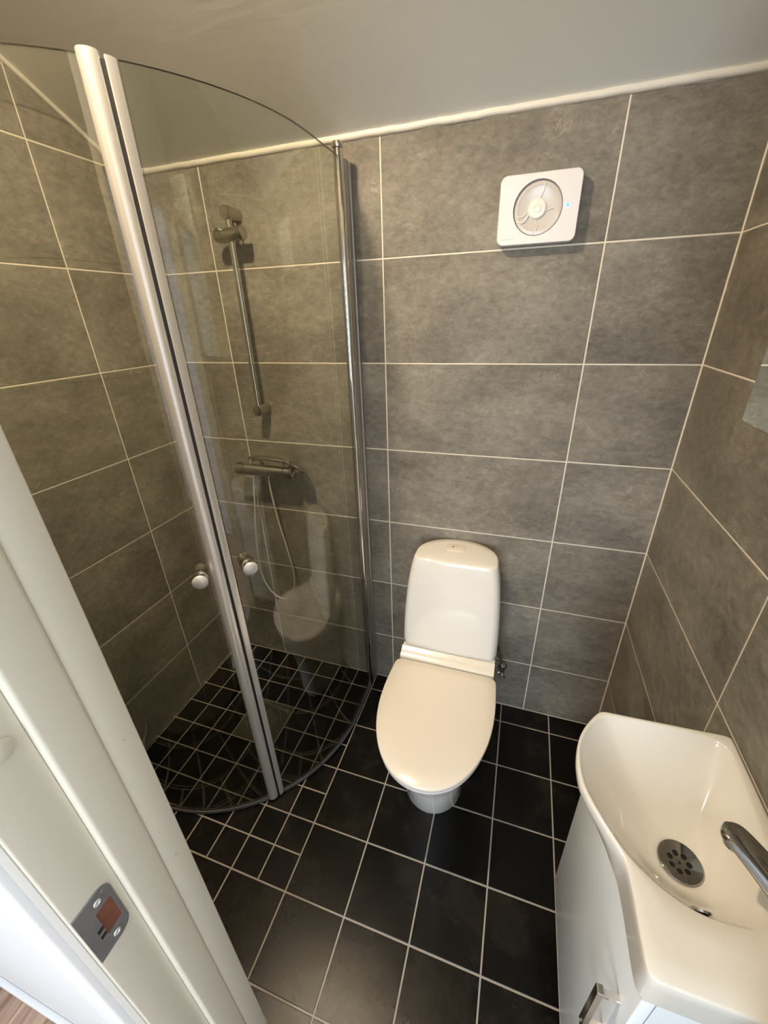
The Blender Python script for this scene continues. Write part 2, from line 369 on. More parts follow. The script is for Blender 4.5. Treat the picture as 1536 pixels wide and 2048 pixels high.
# floor
floor = slab('floor', (XL - 0.11, YO + 0.02, -0.08), (XR + 0.11, YB + 0.05, -0.0010), GROUT_F)
GF = 0.0023
fl3 = lambda u, v: (u, v, 0)
def ft(u0, u1, v0, v1):
    tile('floor_tile', floor, rect(u0, u1, v0, v1, GF), fl3, (0, 0, 1), FLOORTILE, key='fl')
ysm = [0.1 * k for k in range(0, 9)] + [YB]
for j in range(9):
    for i in range(8):
        u0 = -0.8 + 0.1 * i; v0 = ysm[j]
        if 4 <= j <= 5 and 3 <= i <= 4: continue                  # the floor drain
        ft(u0, u0 + 0.1, v0, ysm[j + 1])
    tile('floor_tile', floor, [(XL, ysm[j] + GF), (-0.8 - GF, ysm[j] + GF), (-0.8 - GF, ysm[j + 1] - GF), (XL, ysm[j + 1] - GF)], fl3, (0, 0, 1), FLOORTILE, key='fl')
yl = [YO + 0.03, -0.2, 0.0, 0.2, 0.4, 0.6, 0.8, YB]
xl = [0, 0.2, 0.4, 0.6, 0.8, XR]
for j in range(7):
    for i in range(5): ft(xl[i], xl[i + 1], yl[j], yl[j + 1])
    if j < 2:
        for u0, u1 in ((-0.2, 0), (-0.4, -0.2), (-0.6, -0.4), (-0.8, -0.6)): ft(u0, u1, yl[j], yl[j + 1])

# ------------------------------------------------------------------ floor drain
dr = empty('floor_drain', (-0.4, 0.5, 0), 'square steel floor drain with round perforated grate between the small shower tiles', 'drain')
pl = box('frame_plate', (-0.4975, 0.4025, -0.008), (-0.3025, 0.5975, 0.0012), STEEL, dr, 0.0008, 1)
cut(pl, [lathe_rings((-0.4, 0.5, -0.02), (0, 0, 1), [(0, 0.074), (0.04, 0.074)], 64)])
gr = lathe('grate', (-0.4, 0.5, -0.006), (0, 0, 1), [(0, 0.0725), (0.0058, 0.0725), (0.0068, 0.0715)], STEEL, dr, 64)
holes = []
for q in range(-8, 9):
    for r in range(-8, 9):
        hx = 0.0125 * (q + r / 2); hy = 0.0125 * r * 0.866
        if 0.012 < math.hypot(hx, hy) < 0.057: holes.append(lathe_rings((-0.4 + hx, 0.5 + hy, -0.02), (0, 0, 1), [(0, 0.0033), (0.04, 0.0033)], 8))
cut(gr, holes)
lathe('screw', (-0.4, 0.5, 0.0008), (0, 0, 1), [(0, 0.006), (0.0008, 0.0055)], STEEL, dr, 16)
box('sump', (-0.49, 0.41, -0.0092), (-0.31, 0.59, -0.0088), DARK, dr)
adopt(dr)

# ------------------------------------------------------------------ shower enclosure
CX, CY, R = -0.562, 0.637, 0.553
def arc(a0, a1, n, r=R): return [(CX + r * math.cos(math.radians(a0 + (a1 - a0) * k / n)), CY + r * math.sin(math.radians(a0 + (a1 - a0) * k / n))) for k in range(n + 1)]
def ribbon(name, path, th, z0, z1, mat, edge, parent, smooth=30):
    """a sheet of thickness th following a plan path; faces use mat, the rim uses edge"""
    n = len(path); V = []
    for i, p in enumerate(path):
        a = path[max(i - 1, 0)]; b = path[min(i + 1, n - 1)]; d = Vector((b[0] - a[0], b[1] - a[1])).normalized(); nx, ny = d.y, -d.x
        for s, z in ((1, z0), (1, z1), (-1, z1), (-1, z0)): V.append((p[0] + nx * th / 2 * s, p[1] + ny * th / 2 * s, z))
    F = []; M = []
    for i in range(n - 1):
        for j, m in ((0, 0), (1, 1), (2, 0), (3, 1)):
            k = (j + 1) % 4; F.append((i * 4 + j, i * 4 + k, (i + 1) * 4 + k, (i + 1) * 4 + j)); M.append(m)
    F += [(0, 1, 2, 3), tuple(4 * (n - 1) + q for q in (0, 1, 2, 3))]; M += [1, 1]
    return mesh(name, V, F, mat, parent, smooth, mats=[mat, edge], fmat=M)
encl = empty('shower_enclosure', (-0.4, 0.45, 0), 'quarter-round clear glass shower enclosure with aluminium profiles around the corner shower', 'shower enclosure')
pathR = [(CX + R, y) for y in (0.815, 0.75, 0.70)] + arc(0, -42.6, 36)
pathL = arc(-47.2, -90, 36) + [(x, CY - R) for x in (-0.62, -0.68, -0.735)]
gR = ribbon('glass_door', pathR, 0.006, 0.022, 2.0, GLASS, GLASSEDGE, encl)
gL = ribbon('glass_door', pathL, 0.006, 0.022, 2.0, GLASS, GLASSEDGE, encl)
for path, g in ((pathR, gR), (pathL, gL)):
    ribbon('bottom_seal', path, 0.011, 0.006, 0.020, SEAL, SEAL, g)
# magnet profiles, at 45 degrees
ca = math.cos(pi / 4); PO = Vector((CX + R * ca, CY - R * ca, 0)); TT = Vector((ca, ca, 0)); OO = Vector((ca, -ca, 0))
def extr(name, sec, z0, z1, mat, parent):
    rings = [[PO + TT * s + OO * o + Vector((0, 0, z)) for s, o in sec] for z in (z0, z1)]
    return loft(name, rings, mat, parent, 35)
secL = [(-0.0025, -0.011), (-0.0025, 0.006)] + [(-0.0185 + 0.0165 * math.cos(a), 0.004 + 0.0125 * math.sin(a)) for a in [pi * k / 14 for k in range(1, 14)]] + [(-0.036, 0.002), (-0.036, -0.011)]
extr('magnet_profile', secL, 0.012, 2.004, ALU, gL)
secR = [(0.0035, -0.011), (0.0035, 0.010), (0.0055, 0.0125), (0.0125, 0.0105), (0.0205, 0.004), (0.0205, -0.009)]
extr('magnet_profile', secR, 0.012, 2.0, ALU, gR)
extr('magnet_strip', [(-0.0024, -0.009), (-0.0024, 0.009), (0.0034, 0.009), (0.0034, -0.009)], 0.014, 1.995, RUBBER, gR)
# door knobs
def knob(ang, z, par):
    a = math.radians(ang); d = Vector((math.cos(a), math.sin(a), 0)); p = Vector((CX, CY, z)) + d * R
    bm = bmesh.new(); V, F = loft_data(lathe_rings(p, d, [(0.003, 0.0188), (0.004, 0.0199), (0.014, 0.0199), (0.0155, 0.0177), (0.016, 0.0120), (0.0195, 0.0120), (0.020, 0.0162), (0.029, 0.0169), (0.0305, 0.0188)], 36))
    k = mesh('door_knob', V, F, BRUSHED, par, 35)
    lathe('knob_inner', p, -d, [(0.003, 0.0188), (0.004, 0.0199), (0.014, 0.0199), (0.0155, 0.0177), (0.016, 0.0120), (0.0195, 0.0120), (0.020, 0.0162), (0.030, 0.0188), (0.034, 0.0171), (0.037, 0.0103), (0.038, 0.0000)], BRUSHED, par, 32)
    mesh('knob_cap', *loft_data(lathe_rings(p, d, [(0.0303, 0.0192), (0.033, 0.0196), (0.036, 0.0177), (0.0385, 0.0125), (0.0397, 0.0057), (0.040, 0.0000)], 36)), KNOBCAP, par, 60)
knob(-51.3, 1.012, gL); knob(-38.9, 1.012, gR)
# hinge poles and wall profiles
def hinge(px, py, wall):
    g = gR if wall == 'b' else gL
    rod('hinge_pole', (px, py, 0.012), (px, py, 2.018), 0.0142, CHROME, g, 0.001, 32)
    lathe('pole_cap', (px, py, 2.0185), (0, 0, 1), [(0, 0.0143), (0.001, 0.0150), (0.012, 0.0150), (0.0135, 0.0135)], CHROME, g, 32)
    secs = [(-0.016, 0.0), (-0.016, 0.049), (-0.011, 0.049), (0.014, 0.049), (0.014, 0.034), (0.0105, 0.032), (0.0105, 0.024), (0.013, 0.022), (0.013, 0.006), (0.009, 0.0)]
    r = []
    for z in (0.008, 2.0):
        r.append([Vector((px + s, YB - 0.0505 + o, z)) if wall == 'b' else Vector((XL + 0.0505 - o, py - s, z)) for s, o in secs])
    loft('wall_profile', r, ALU_D, encl, 25)
    gp = lathe('pole_gasket', (px, py + 0.0130, 0.012) if wall == 'b' else (px - 0.0130, py, 0.012), (0, 0, 1), [(0, 0.0035), (1.99, 0.0035)], RUBBER, g, 8)
hinge(CX + R - 0.003, 0.8245, 'b'); hinge(XL + 0.064, CY - R, 'l')
adopt(encl)

# ------------------------------------------------------------------ shower rail
XRL = -0.402; YR = YB - 0.052
rail = empty('shower_rail', (XRL, YB, 1.31), 'chrome shower rail with sliding handset holder on the tiled wall', 'shower rail')
rod('rail_tube', (XRL, YR, 1.30), (XRL, YR, 1.915), 0.0105, CHROME, rail)
for z in (1.912, 1.302):
    lathe('wall_bracket', (XRL, YB + 0.001, z), (0, -1, 0), [(0, 0.0195), (0.064, 0.0195), (0.0665, 0.0188), (0.067, 0.017)], BRUSHED, rail, 40)
lathe('slider', (XRL - 0.056, YR - 0.006, 1.853), (1, 0, 0.03), [(0, 0.010), (0.003, 0.015), (0.012, 0.0200), (0.106, 0.0200), (0.1085, 0.0192), (0.109, 0.017)], BRUSHED, rail, 40)
lathe('handset_cup', (XRL - 0.030, YR - 0.012, 1.862), (0.05, -0.15, 1), [(0, 0.012), (0.010, 0.0125), (0.0125, 0.0120), (0.0125, 0.0095), (0.004, 0.009), (0.004, 0.0)], BRUSHED, rail, 32)
rod('slider_pin', (XRL + 0.022, YR, 1.865), (XRL + 0.022, YR, 1.884), 0.003, CHROME, rail, 0.0005, 12)
adopt(rail)

# ------------------------------------------------------------------ thermostatic mixer, hose, handset
YM = YB - 0.062; ZM = 1.064
mx = empty('shower_mixer', (-0.42, YB, ZM), 'horizontal chrome thermostatic bar mixer on the shower wall', 'mixer tap')
rod('mixer_body', (-0.505, YM, ZM), (-0.322, YM, ZM), 0.0240, CHROME_M, mx, 0.0008, 40)
for x0, d in ((-0.5065, -1), (-0.3205, 1)):
    lathe('control_knob', (x0, YM, ZM), (d, 0, 0), [(0, 0.0225), (0.001, 0.0238), (0.034, 0.0242), (0.0365, 0.0235), (0.0375, 0.021)], CHROME_M, mx, 40)
    box('knob_grip', (x0 + d * 0.018 - 0.006, YM - 0.006, ZM + 0.018), (x0 + d * 0.018 + 0.006, YM + 0.006, ZM + 0.030), CHROME_M, mx, 0.002)
for x in (-0.488, -0.338):
    lathe('wall_union', (x, YB + 0.001, ZM), (0, -1, 0), [(0, 0.031), (0.004, 0.031), (0.007, 0.022), (0.045, 0.017)], CHROME_M, mx, 32)
lathe('hose_outlet', (-0.404, YM, ZM - 0.022), (0, 0, -1), [(0, 0.010), (0.006, 0.010), (0.007, 0.0085), (0.012, 0.0085), (0.013, 0.0105), (0.021, 0.0105), (0.022, 0.007)], CHROME_M, mx, 20)
adopt(mx)
hp = [(-0.404, YM, ZM - 0.0445), (-0.401, YM, 0.96), (-0.388, YM, 0.83), (-0.366, YM, 0.70), (-0.352, YM, 0.578), (-0.366, YM, 0.485), (-0.405, YM, 0.432), (-0.450, YM, 0.425),
      (-0.500, YM, 0.468), (-0.526, YM, 0.55), (-0.525, YM, 0.66), (-0.512, YM + 0.003, 0.80), (-0.498, YM + 0.012, 0.93), (-0.492, YM + 0.022, 1.03), (-0.496, YM + 0.028, 1.085), (-0.493, YM + 0.026, 1.101)]
hose = tag(tube('shower_hose', catmull(hp, 20), 0.0040, HOSE, None, 10, 0.10), 'thin silver shower hose hanging in a loop below the mixer', 'hose')
hs = empty('hand_shower', (-0.40, YM + 0.02, 1.10), 'chrome hand shower resting on top of the bar mixer', 'hand shower')
ax = [(-0.492, YM + 0.024, 1.104), (-0.470, YM + 0.020, 1.110), (-0.43, YM + 0.012, 1.1125), (-0.38, YM + 0.006, 1.1135), (-0.34, YM + 0.002, 1.1135), (-0.31, YM, 1.110), (-0.285, YM - 0.001, 1.102)]
rr = [0.0085, 0.0105, 0.0120, 0.0125, 0.0125, 0.0115, 0.0100]
P = catmull(ax, 6); rings = []
for i, p in enumerate(P):
    t = i / (len(P) - 1) * (len(rr) - 1); k = min(int(t), len(rr) - 2); r = rr[k] + (rr[k + 1] - rr[k]) * (t - k)
    d = (P[min(i + 1, len(P) - 1)] - P[max(i - 1, 0)]).normalized(); u = Vector((0, 1, 0)); u = (u - d * u.dot(d)).normalized(); v = d.cross(u)
    rings.append([p + u * math.cos(2 * pi * q / 16) * r * 1.25 + v * math.sin(2 * pi * q / 16) * r * 0.72 for q in range(16)])
loft('handle', rings, CHROME_M, hs, 60)
hn = Vector((0.48, 0.40, 0.72)).normalized(); hc = Vector((-0.262, YM + 0.006, 1.088))
lathe('spray_head', hc + hn * 0.010, -hn, [(0, 0.012), (0.003, 0.032), (0.007, 0.044), (0.010, 0.0455), (0.0135, 0.044), (0.0145, 0.040)], CHROME_M, hs, 40)
lathe('spray_plate', hc - hn * 0.0044, -hn, [(0, 0.037), (0.0015, 0.036)], RUBBER, hs, 32)
adopt(hs)

# ------------------------------------------------------------------ wall fan
fan = empty('bathroom_fan', (0.519, YB, 1.846), 'white rounded wall fan with grey round louvre and blue light', 'fan')
FC = Vector((0.519, 0, 1.846)); FW, FH = 0.198, 0.1535
def fring(w, h, r, y): return [FC + Vector((a, y, b)) for a, b in rrect(w, h, r)]
cover = loft('cover', [fring(FW - .008, FH - .008, .014, YB + 0.001), fring(FW - .002, FH - .002, .016, YB - 0.010), fring(FW, FH, .017, YB - 0.020), fring(FW - .001, FH - .001, .017, YB - 0.0265), fring(FW - .005, FH - .005, .015, YB - 0.030)], FANWHITE, fan, 40)
cut(cover, [lathe_rings((0.5175, YB - 0.040, 1.848), (0, 1, 0), [(0, 0.0610), (0.028, 0.0590)], 72)])
lathe('dark_gap', (0.5175, YB - 0.0125, 1.848), (0, 1, 0), [(0, 0.0595), (0.0004, 0.0595)], DARK, fan, 64)
lathe('louvre_disc', (0.5175, YB - 0.013, 1.848), (0, -1, 0), [(0, 0.0588), (0.008, 0.0588), (0.0115, 0.0570), (0.0125, 0.050), (0.0105, 0.044), (0.0095, 0.020), (0.0095, 0.0)], FANGREY, fan, 72, 20)
lathe('hub', (0.5165, YB - 0.020, 1.8475), (0, -1, 0), [(0, 0.0225), (0.0055, 0.0222), (0.0075, 0.0195), (0.008, 0.0095), (0.0092, 0.009), (0.0094, 0.0075), (0.0085, 0.007), (0.0088, 0.002), (0.009, 0.0)], FANHUB, fan, 48, 20)
for a0 in (80, 190, 208, 262, 342):
    pts = []
    for k in range(9):
        t = k / 8; rr_ = 0.021 + 0.034 * t; a = math.radians(a0 + 14 * math.sin(pi * t) * (1 if a0 != 80 else -0.5)); pts.append(Vector((0.5170 + rr_ * math.cos(a), YB - 0.0235 - 0.0015 * t, 1.848 + rr_ * math.sin(a))))
    tube('blade_rib', pts, 0.0012 if a0 != 208 else 0.0020, FANHUB if a0 == 208 else FANWHITE, fan, 8)
lathe('indicator_light', (0.5890, YB - 0.0292, 1.8485), (0, -1, 0), [(0, 0.0034), (0.001, 0.0034), (0.0016, 0.002), (0.0018, 0)], LED, fan, 20)
bm = bmesh.new()
for k, (a, b) in enumerate(((0, .0105), (.0120, .0215), (.0230, .0330))):
    addbox(bm, (0.4325 + a, YB - 0.03015, 1.7835), (0.4325 + b, YB - 0.0298, 1.7848))
frombm('maker_print', bm, PRINT_GAP_SHADE, fan)
gl_ = bpy.data.lights.new('indicator_glow', 'POINT'); gl_.energy = 0.0009; gl_.color = (0.12, 0.22, 1.0); gl_.shadow_soft_size = 0.001
glo = bpy.data.objects.new('indicator_glow', gl_); COL.objects.link(glo); glo.location = (0.5890, YB - 0.0335, 1.8485)
adopt(fan)

# ------------------------------------------------------------------ toilet
toilet = empty('toilet', (0.373, 0.55, 0), 'white close-coupled toilet with closed cream lid against the back wall', 'toilet')
TX = 0.373
def Dout(yb, yc, yf, w, wb, rb, z, ex=2.0, n=22, cx=TX):
    """D outline: rounded back corners, sides to yc, superellipse nose to yf"""
    P = []
    for k in range(7): a = pi / 2 * k / 6; P.append((cx + wb - rb + rb * math.sin(a), yb - rb + rb * math.cos(a)))
    for k in range(1, 5): t = k / 5; P.append((cx + wb + (w - wb) * math.sin(t * pi / 2), (yb - rb) + (yc - yb + rb) * t))
    for k in range(2 * n + 1):
        a = pi * k / (2 * n); c, s = math.cos(a), math.sin(a)
        P.append((cx + w * math.copysign(abs(c) ** (2 / ex), c), yc - (yc - yf) * s ** (2 / ex)))
    for k in range(4, 0, -1): t = k / 5; P.append((cx - wb - (w - wb) * math.sin(t * pi / 2), (yb - rb) + (yc - yb + rb) * t))
    for k in range(7): a = pi / 2 * (6 - k) / 6; P.append((cx - wb + rb - rb * math.sin(a), yb - rb + rb * math.cos(a)))
    return [Vector((x, y, z)) for x, y in P]
def dome(rings, top_c, top_z, levels=5, last=None):
    """close a ring with shrinking copies so that the top is gently domed"""
    base = last; z0 = base[0].z; out = []
    for k in range(1, levels + 1):
        t = k / levels; s = 1 - t * 0.985
        out.append([Vector((top_c[0] + (p.x - top_c[0]) * s, top_c[1] + (p.y - top_c[1]) * s, z0 + (top_z - z0) * (1 - s * s))) for p in base])
    return rings + out
L0 = Dout(0.628, 0.49, 0.1815, 0.1915, 0.186, 0.028, 0.4185, 2.14) 
lidr = [Dout(0.624, 0.49, 0.186, 0.187, 0.182, 0.026, 0.4135, 2.14), Dout(0.627, 0.49, 0.1825, 0.1905, 0.185, 0.028, 0.4155, 2.14), L0, Dout(0.628, 0.49, 0.1812, 0.1920, 0.1865, 0.028, 0.4245, 2.14), Dout(0.6275, 0.49, 0.1822, 0.1910, 0.1855, 0.028, 0.4282, 2.14), Dout(0.6255, 0.49, 0.1850, 0.1885, 0.183, 0.027, 0.4303, 2.14)]
lidr = dome(lidr, (TX, 0.43, 2.14), 0.4314, 5, lidr[-1])
loft('lid', lidr, LIDPLASTIC, toilet, 50)
tag(loft('seat', [Dout(0.622, 0.49, 0.190, 0.184, 0.179, 0.026, 0.3955, 2.14), Dout(0.625, 0.49, 0.1865, 0.1875, 0.182, 0.027, 0.3975, 2.14), Dout(0.626, 0.49, 0.1850, 0.1885, 0.183, 0.027, 0.405, 2.14), Dout(0.624, 0.49, 0.1875, 0.1865, 0.181, 0.026, 0.4125, 2.14)], FANWHITE, toilet, 50))
# bowl, pedestal and back block as one ceramic body
loft('bowl', [Dout(0.860, 0.47, 0.350, 0.106, 0.104, 0.02, 0.000), Dout(0.860, 0.47, 0.348, 0.108, 0.106, 0.02, 0.004), Dout(0.862, 0.47, 0.338, 0.108, 0.107, 0.02, 0.10), Dout(0.868, 0.47, 0.318, 0.112, 0.112, 0.02, 0.18),
             Dout(0.874, 0.48, 0.282, 0.132, 0.130, 0.02, 0.25), Dout(0.878, 0.485, 0.235, 0.160, 0.152, 0.02, 0.32), Dout(0.880, 0.49, 0.207, 0.176, 0.168, 0.02, 0.365), Dout(0.880, 0.49, 0.198, 0.180, 0.172, 0.02, 0.386), Dout(0.878, 0.49, 0.204, 0.176, 0.170, 0.02, 0.395)], PORCELAIN, toilet, 60)
box('cistern_ledge', (TX - 0.1745, 0.676, 0.385), (TX + 0.1745, 0.880, 0.4540), PORCELAIN, toilet, 0.004, 3)
hsec = [(0.6755, 0.397), (0.6755, 0.4535), (0.6700, 0.4540), (0.6620, 0.4500), (0.6560, 0.4455), (0.6520, 0.4440), (0.6350, 0.4375), (0.6320, 0.4345), (0.6310, 0.397)]
loft('hinge_cover', [[Vector((TX + q * 0.1745, y, z)) for y, z in hsec] for q in (-1, 1)], LIDPLASTIC, toilet, 25)
def Cout(z, yf, w, inset_=0.0):
    """cistern outline: flat front with rounded corners, half-oval back"""
    P = []; r = 0.026; w -= inset_; yf += inset_; yb = 0.8862 - inset_
    ys = yf + 0.055
    for k in range(9):      # front edge, slightly bowed
        t = -1 + 2 * k / 8; P.append((TX + (w - r) * t, yf - 0.004 * (1 - t * t)))
    for k in range(1, 7): a = pi / 2 * k / 6; P.append((TX + w - r + r * math.sin(a), yf + r - r * math.cos(a)))
    for k in range(25):
        a = pi * k / 24; c, s = math.cos(a), math.sin(a); P.append((TX + w * math.copysign(abs(c) ** (2 / 2.02), c), ys + (yb - ys) * s ** (2 / 2.02)))
    for k in range(6, 0, -1): a = pi / 2 * k / 6; P.append((TX - w + r - r * math.sin(a), yf + r - r * math.cos(a)))
    return [Vector((x, y, z)) for x, y in P]
levels = [(0.4545, 0.679, 0.1715, 0), (0.4575, 0.6745, 0.1755, 0), (0.48, 0.6735, 0.1768, 0), (0.54, 0.6775, 0.1762, 0), (0.60, 0.6835, 0.1740, 0), (0.66, 0.6905, 0.1705, 0), (0.72, 0.6985, 0.1655, 0), (0.76, 0.7045, 0.1605, 0), (0.79, 0.7095, 0.1555, 0), (0.808, 0.7135, 0.1515, 0), (0.818, 0.7160, 0.149, 0), (0.8250, 0.7180, 0.1470, 0), (0.8290, 0.7205, 0.1445, 0.000), (0.8308, 0.7245, 0.1405, 0.0015)]
cr = [Cout(*l) for l in levels]; cr = dome(cr, (TX, 0.80), 0.8345, 4, cr[-1])
loft('cistern', cr, PORCELAIN, toilet, 60)
def bt(w0, w1, y0, y1, z):   # rounded trapezoid, narrow at the back
    P = []
    for cx, cy, a0 in ((w0 - .009, y0 + .008, -pi / 2), (w1 - .013, y1 - .014, 0), (-w1 + .013, y1 - .014, pi / 2), (-w0 + .009, y0 + .008, pi)):
        r = .008 if cy < (y0 + y1) / 2 else .013
        for k in range(6): a = a0 + pi / 2 * k / 5; P.append(Vector((0.3655 + cx + r * math.cos(a), cy + r * math.sin(a), z)))
    return P
bz = 0.8335
loft('button_gap_shade', [bt(0.0405, 0.035, 0.7835, 0.8415, bz - 0.003), bt(0.0405, 0.035, 0.7835, 0.8415, bz + 0.0007)], PRINT_GAP_SHADE, toilet, 40)  # print grey stands in for the shade in the groove round the button
loft('button_surround', [bt(0.0385, 0.033, 0.7855, 0.8395, bz - 0.002), bt(0.0385, 0.033, 0.7855, 0.8395, bz + 0.0012), bt(0.0365, 0.031, 0.7875, 0.8375, bz + 0.0022)], LIDPLASTIC, toilet, 40)
fb = loft('flush_button', [bt(0.0335, 0.028, 0.7905, 0.8345, bz), bt(0.0335, 0.028, 0.7905, 0.8345, bz + 0.0034), bt(0.0315, 0.026, 0.7925, 0.8325, bz + 0.0042)], LIDPLASTIC, toilet, 40)
lathe('full_flush_mark', (0.3545, 0.816, bz + 0.0041), (0, 0, 1), [(0, 0.0034), (0.0003, 0.0034)], DARK, toilet, 16)
bm = bmesh.new(); addbox(bm, (0.3665, 0.8135, bz + 0.0040), (0.3735, 0.8170, bz + 0.0043)); frombm('half_flush_mark', bm, PRINT_GAP_SHADE, toilet)
adopt(toilet)
# angle valve beside the toilet
vl = empty('angle_valve', (0.582, YB, 0.235), 'small chrome angle valve on the wall just right of the toilet', 'valve')
lathe('wall_rosette', (0.582, YB + .001, 0.235), (0, -1, 0), [(0, 0.019), (0.003, 0.019), (0.006, 0.010), (0.022, 0.0085)], CHROME, vl, 24)
rod('valve_body', (0.582, YB - 0.030, 0.214), (0.582, YB - 0.030, 0.266), 0.0105, CHROME, vl, 0.002, 20)
lathe('compression_nut', (0.582, YB - 0.030, 0.254), (0, 0, 1), [(0, 0.0125), (0.002, 0.014), (0.012, 0.014), (0.014, 0.010)], CHROME, vl, 6)
lathe('turn_handle', (0.582, YB - 0.036, 0.228), (0, -1, 0), [(0, 0.007), (0.008, 0.007), (0.010, 0.013), (0.020, 0.0145), (0.024, 0.010)], CHROME, vl, 12)
rod('supply_pipe', (0.582, YB - 0.030, 0.26), (0.556, YB - 0.032, 0.345), 0.005, CHROME, vl, 0.0005, 12)
rod('side_nut', (0.566, YB - 0.030, 0.222), (0.578, YB - 0.030, 0.222), 0.0085, CHROME, vl, 0.0015, 12)
adopt(vl)

# ------------------------------------------------------------------ washbasin
ZR = 0.870
basin = empty('washbasin', (0.87, 0.0, 0.80), 'white porcelain washbasin with bulging curved bowl on a small vanity', 'washbasin')
outl = [(0.982, -0.1985), (0.92, -0.2000), (0.86, -0.1990), (0.80, -0.1990), (0.7755, -0.1990), (0.7655, -0.1965), (0.7610, -0.1890), (0.7598, -0.175), (0.7594, -0.140), (0.7590, -0.105), (0.7565, -0.078), (0.7480, -0.0585), (0.7350, -0.0370), (0.7175, -0.0050),
        (0.7055, 0.0240), (0.7022, 0.0500), (0.7030, 0.0780), (0.7095, 0.1120), (0.7205, 0.1400), (0.7345, 0.1640), (0.7500, 0.1850), (0.7600, 0.1935), (0.7720, 0.1955), (0.82, 0.1975), (0.88, 0.2000), (0.94, 0.2020), (0.972, 0.2035), (0.982, 0.2015), (0.9855, 0.194), (0.9858, 0.12), (0.9858, 0.0), (0.9858, -0.12), (0.9855, -0.19)]
oc = catmull([(x, y, 0) for x, y in outl + [outl[0]]], 5)[:-1]
DC = Vector((0.8705, 0.002, 0))
# bowl boundary (where the flat rim starts to fall), as polar radius about the drain
bowlp = [(0.972, 0.165), (0.955, 0.184), (0.90, 0.1885), (0.83, 0.1870), (0.775, 0.1830), (0.755, 0.172), (0.738, 0.153), (0.722, 0.124), (0.7125, 0.092), (0.7105, 0.058), (0.715, 0.025), (0.7285, -0.006), (0.745, -0.036), (0.762, -0.0605), (0.790, -0.086), (0.820, -0.102), (0.848, -0.1085), (0.880, -0.1090), (0.910, -0.104), (0.935, -0.085), (0.950, -0.050), (0.958, 0.0), (0.966, 0.08)]
bc = catmull([(x, y, 0) for x, y in bowlp + [bowlp[0]]], 8)[:-1]
def polar(curve, ang):
    """distance from the drain centre to the closed curve along ang"""
    d = Vector((math.cos(ang), math.sin(ang), 0)); best = 0
    for i in range(len(curve)):
        a = curve[i] - DC; b = curve[(i + 1) % len(curve)] - DC; e = b - a; den = d.x * e.y - d.y * e.x
        if abs(den) < 1e-12: continue
        t = (a.x * e.y - a.y * e.x) / den; s = (a.x * d.y - a.y * d.x) / den
        if t > 0 and -1e-6 <= s <= 1 + 1e-6: best = max(best, t)
    return best
NA = 240; ZD = 0.776
rings = []
angs = [2 * pi * k / NA for k in range(NA)]
Ro = [polar(oc, a) for a in angs]; Rb = [min(polar(bc, a), Ro[i] - 0.0075) for i, a in enumerate(angs)]
def ring(fr, fz): return [DC + Vector((math.cos(a) * fr(i), math.sin(a) * fr(i), fz(i))) for i, a in enumerate(angs)]
rings.append(ring(lambda i: 0.010, lambda i: ZD - 0.006)); rings.append(ring(lambda i: 0.030, lambda i: ZD - 0.004)); rings.append(ring(lambda i: 0.0345, lambda i: ZD))
def prof(t):   # 0 at drain rim .. 1 at bowl edge: flat floor, steepening wall
    return 0.14 * t + 0.86 * t ** 1.65 if t < 1 else 1
for k in range(1, 25):
    t = k / 24
    rings.append(ring(lambda i: 0.0345 + (Rb[i] - 0.0345) * t, lambda i: ZD + (ZR - 0.004 - ZD) * prof(t) * (1 if t < 0.97 else 1)))
def lipz(i): return ZR
rings.append(ring(lambda i: Rb[i] + 0.0012, lambda i: ZR - 0.0018)); rings.append(ring(lambda i: Rb[i] + 0.0035, lambda i: ZR - 0.0003))
for f, dz in ((0.35, 0), (0.7, 0), ):
    rings.append(ring(lambda i: (Rb[i] + 0.0035) + (Ro[i] - 0.004 - Rb[i] - 0.0035) * f if Ro[i] - Rb[i] > 0.0085 else Rb[i] + 0.0035 + f * 0.0005, lambda i: ZR))
rings.append(ring(lambda i: Ro[i] - 0.0035, lambda i: ZR - 0.0003)); rings.append(ring(lambda i: Ro[i] - 0.0012, lambda i: ZR - 0.0016)); rings.append(ring(lambda i: Ro[i], lambda i: ZR - 0.0045))
def bulge(i):
    """how far this rim point overhangs the straight cabinet front"""
    x = DC.x + math.cos(angs[i]) * Ro[i]; return max(0.0, min(1.0, (0.7585 - x) / 0.05))
def under(i, q):      # tuck the overhanging part back below the rim
    a = angs[i]; x = DC.x + math.cos(a) * Ro[i]
    return Ro[i] * (1 - q * 0.20 * bulge(i)) - 0.001 * q
rings.append(ring(lambda i: Ro[i], lambda i: ZR - 0.018)); rings.append(ring(lambda i: under(i, 0.15), lambda i: ZR - 0.028)); rings.append(ring(lambda i: under(i, 0.55), lambda i: ZR - 0.048)); rings.append(ring(lambda i: under(i, 1.0), lambda i: ZR - 0.064))
rings.append(ring(lambda i: under(i, 1.0) * 0.93, lambda i: ZR - 0.0645)); rings.append(ring(lambda i: min(under(i, 1.0) * 0.90, Rb[i] * 0.97), lambda i: ZR - 0.070)); rings.append(ring(lambda i: Rb[i] * 0.60, lambda i: ZD - 0.012)); rings.append(ring(lambda i: 0.04, lambda i: ZD - 0.020))
loft('bowl', rings, BASIN, basin, 50)
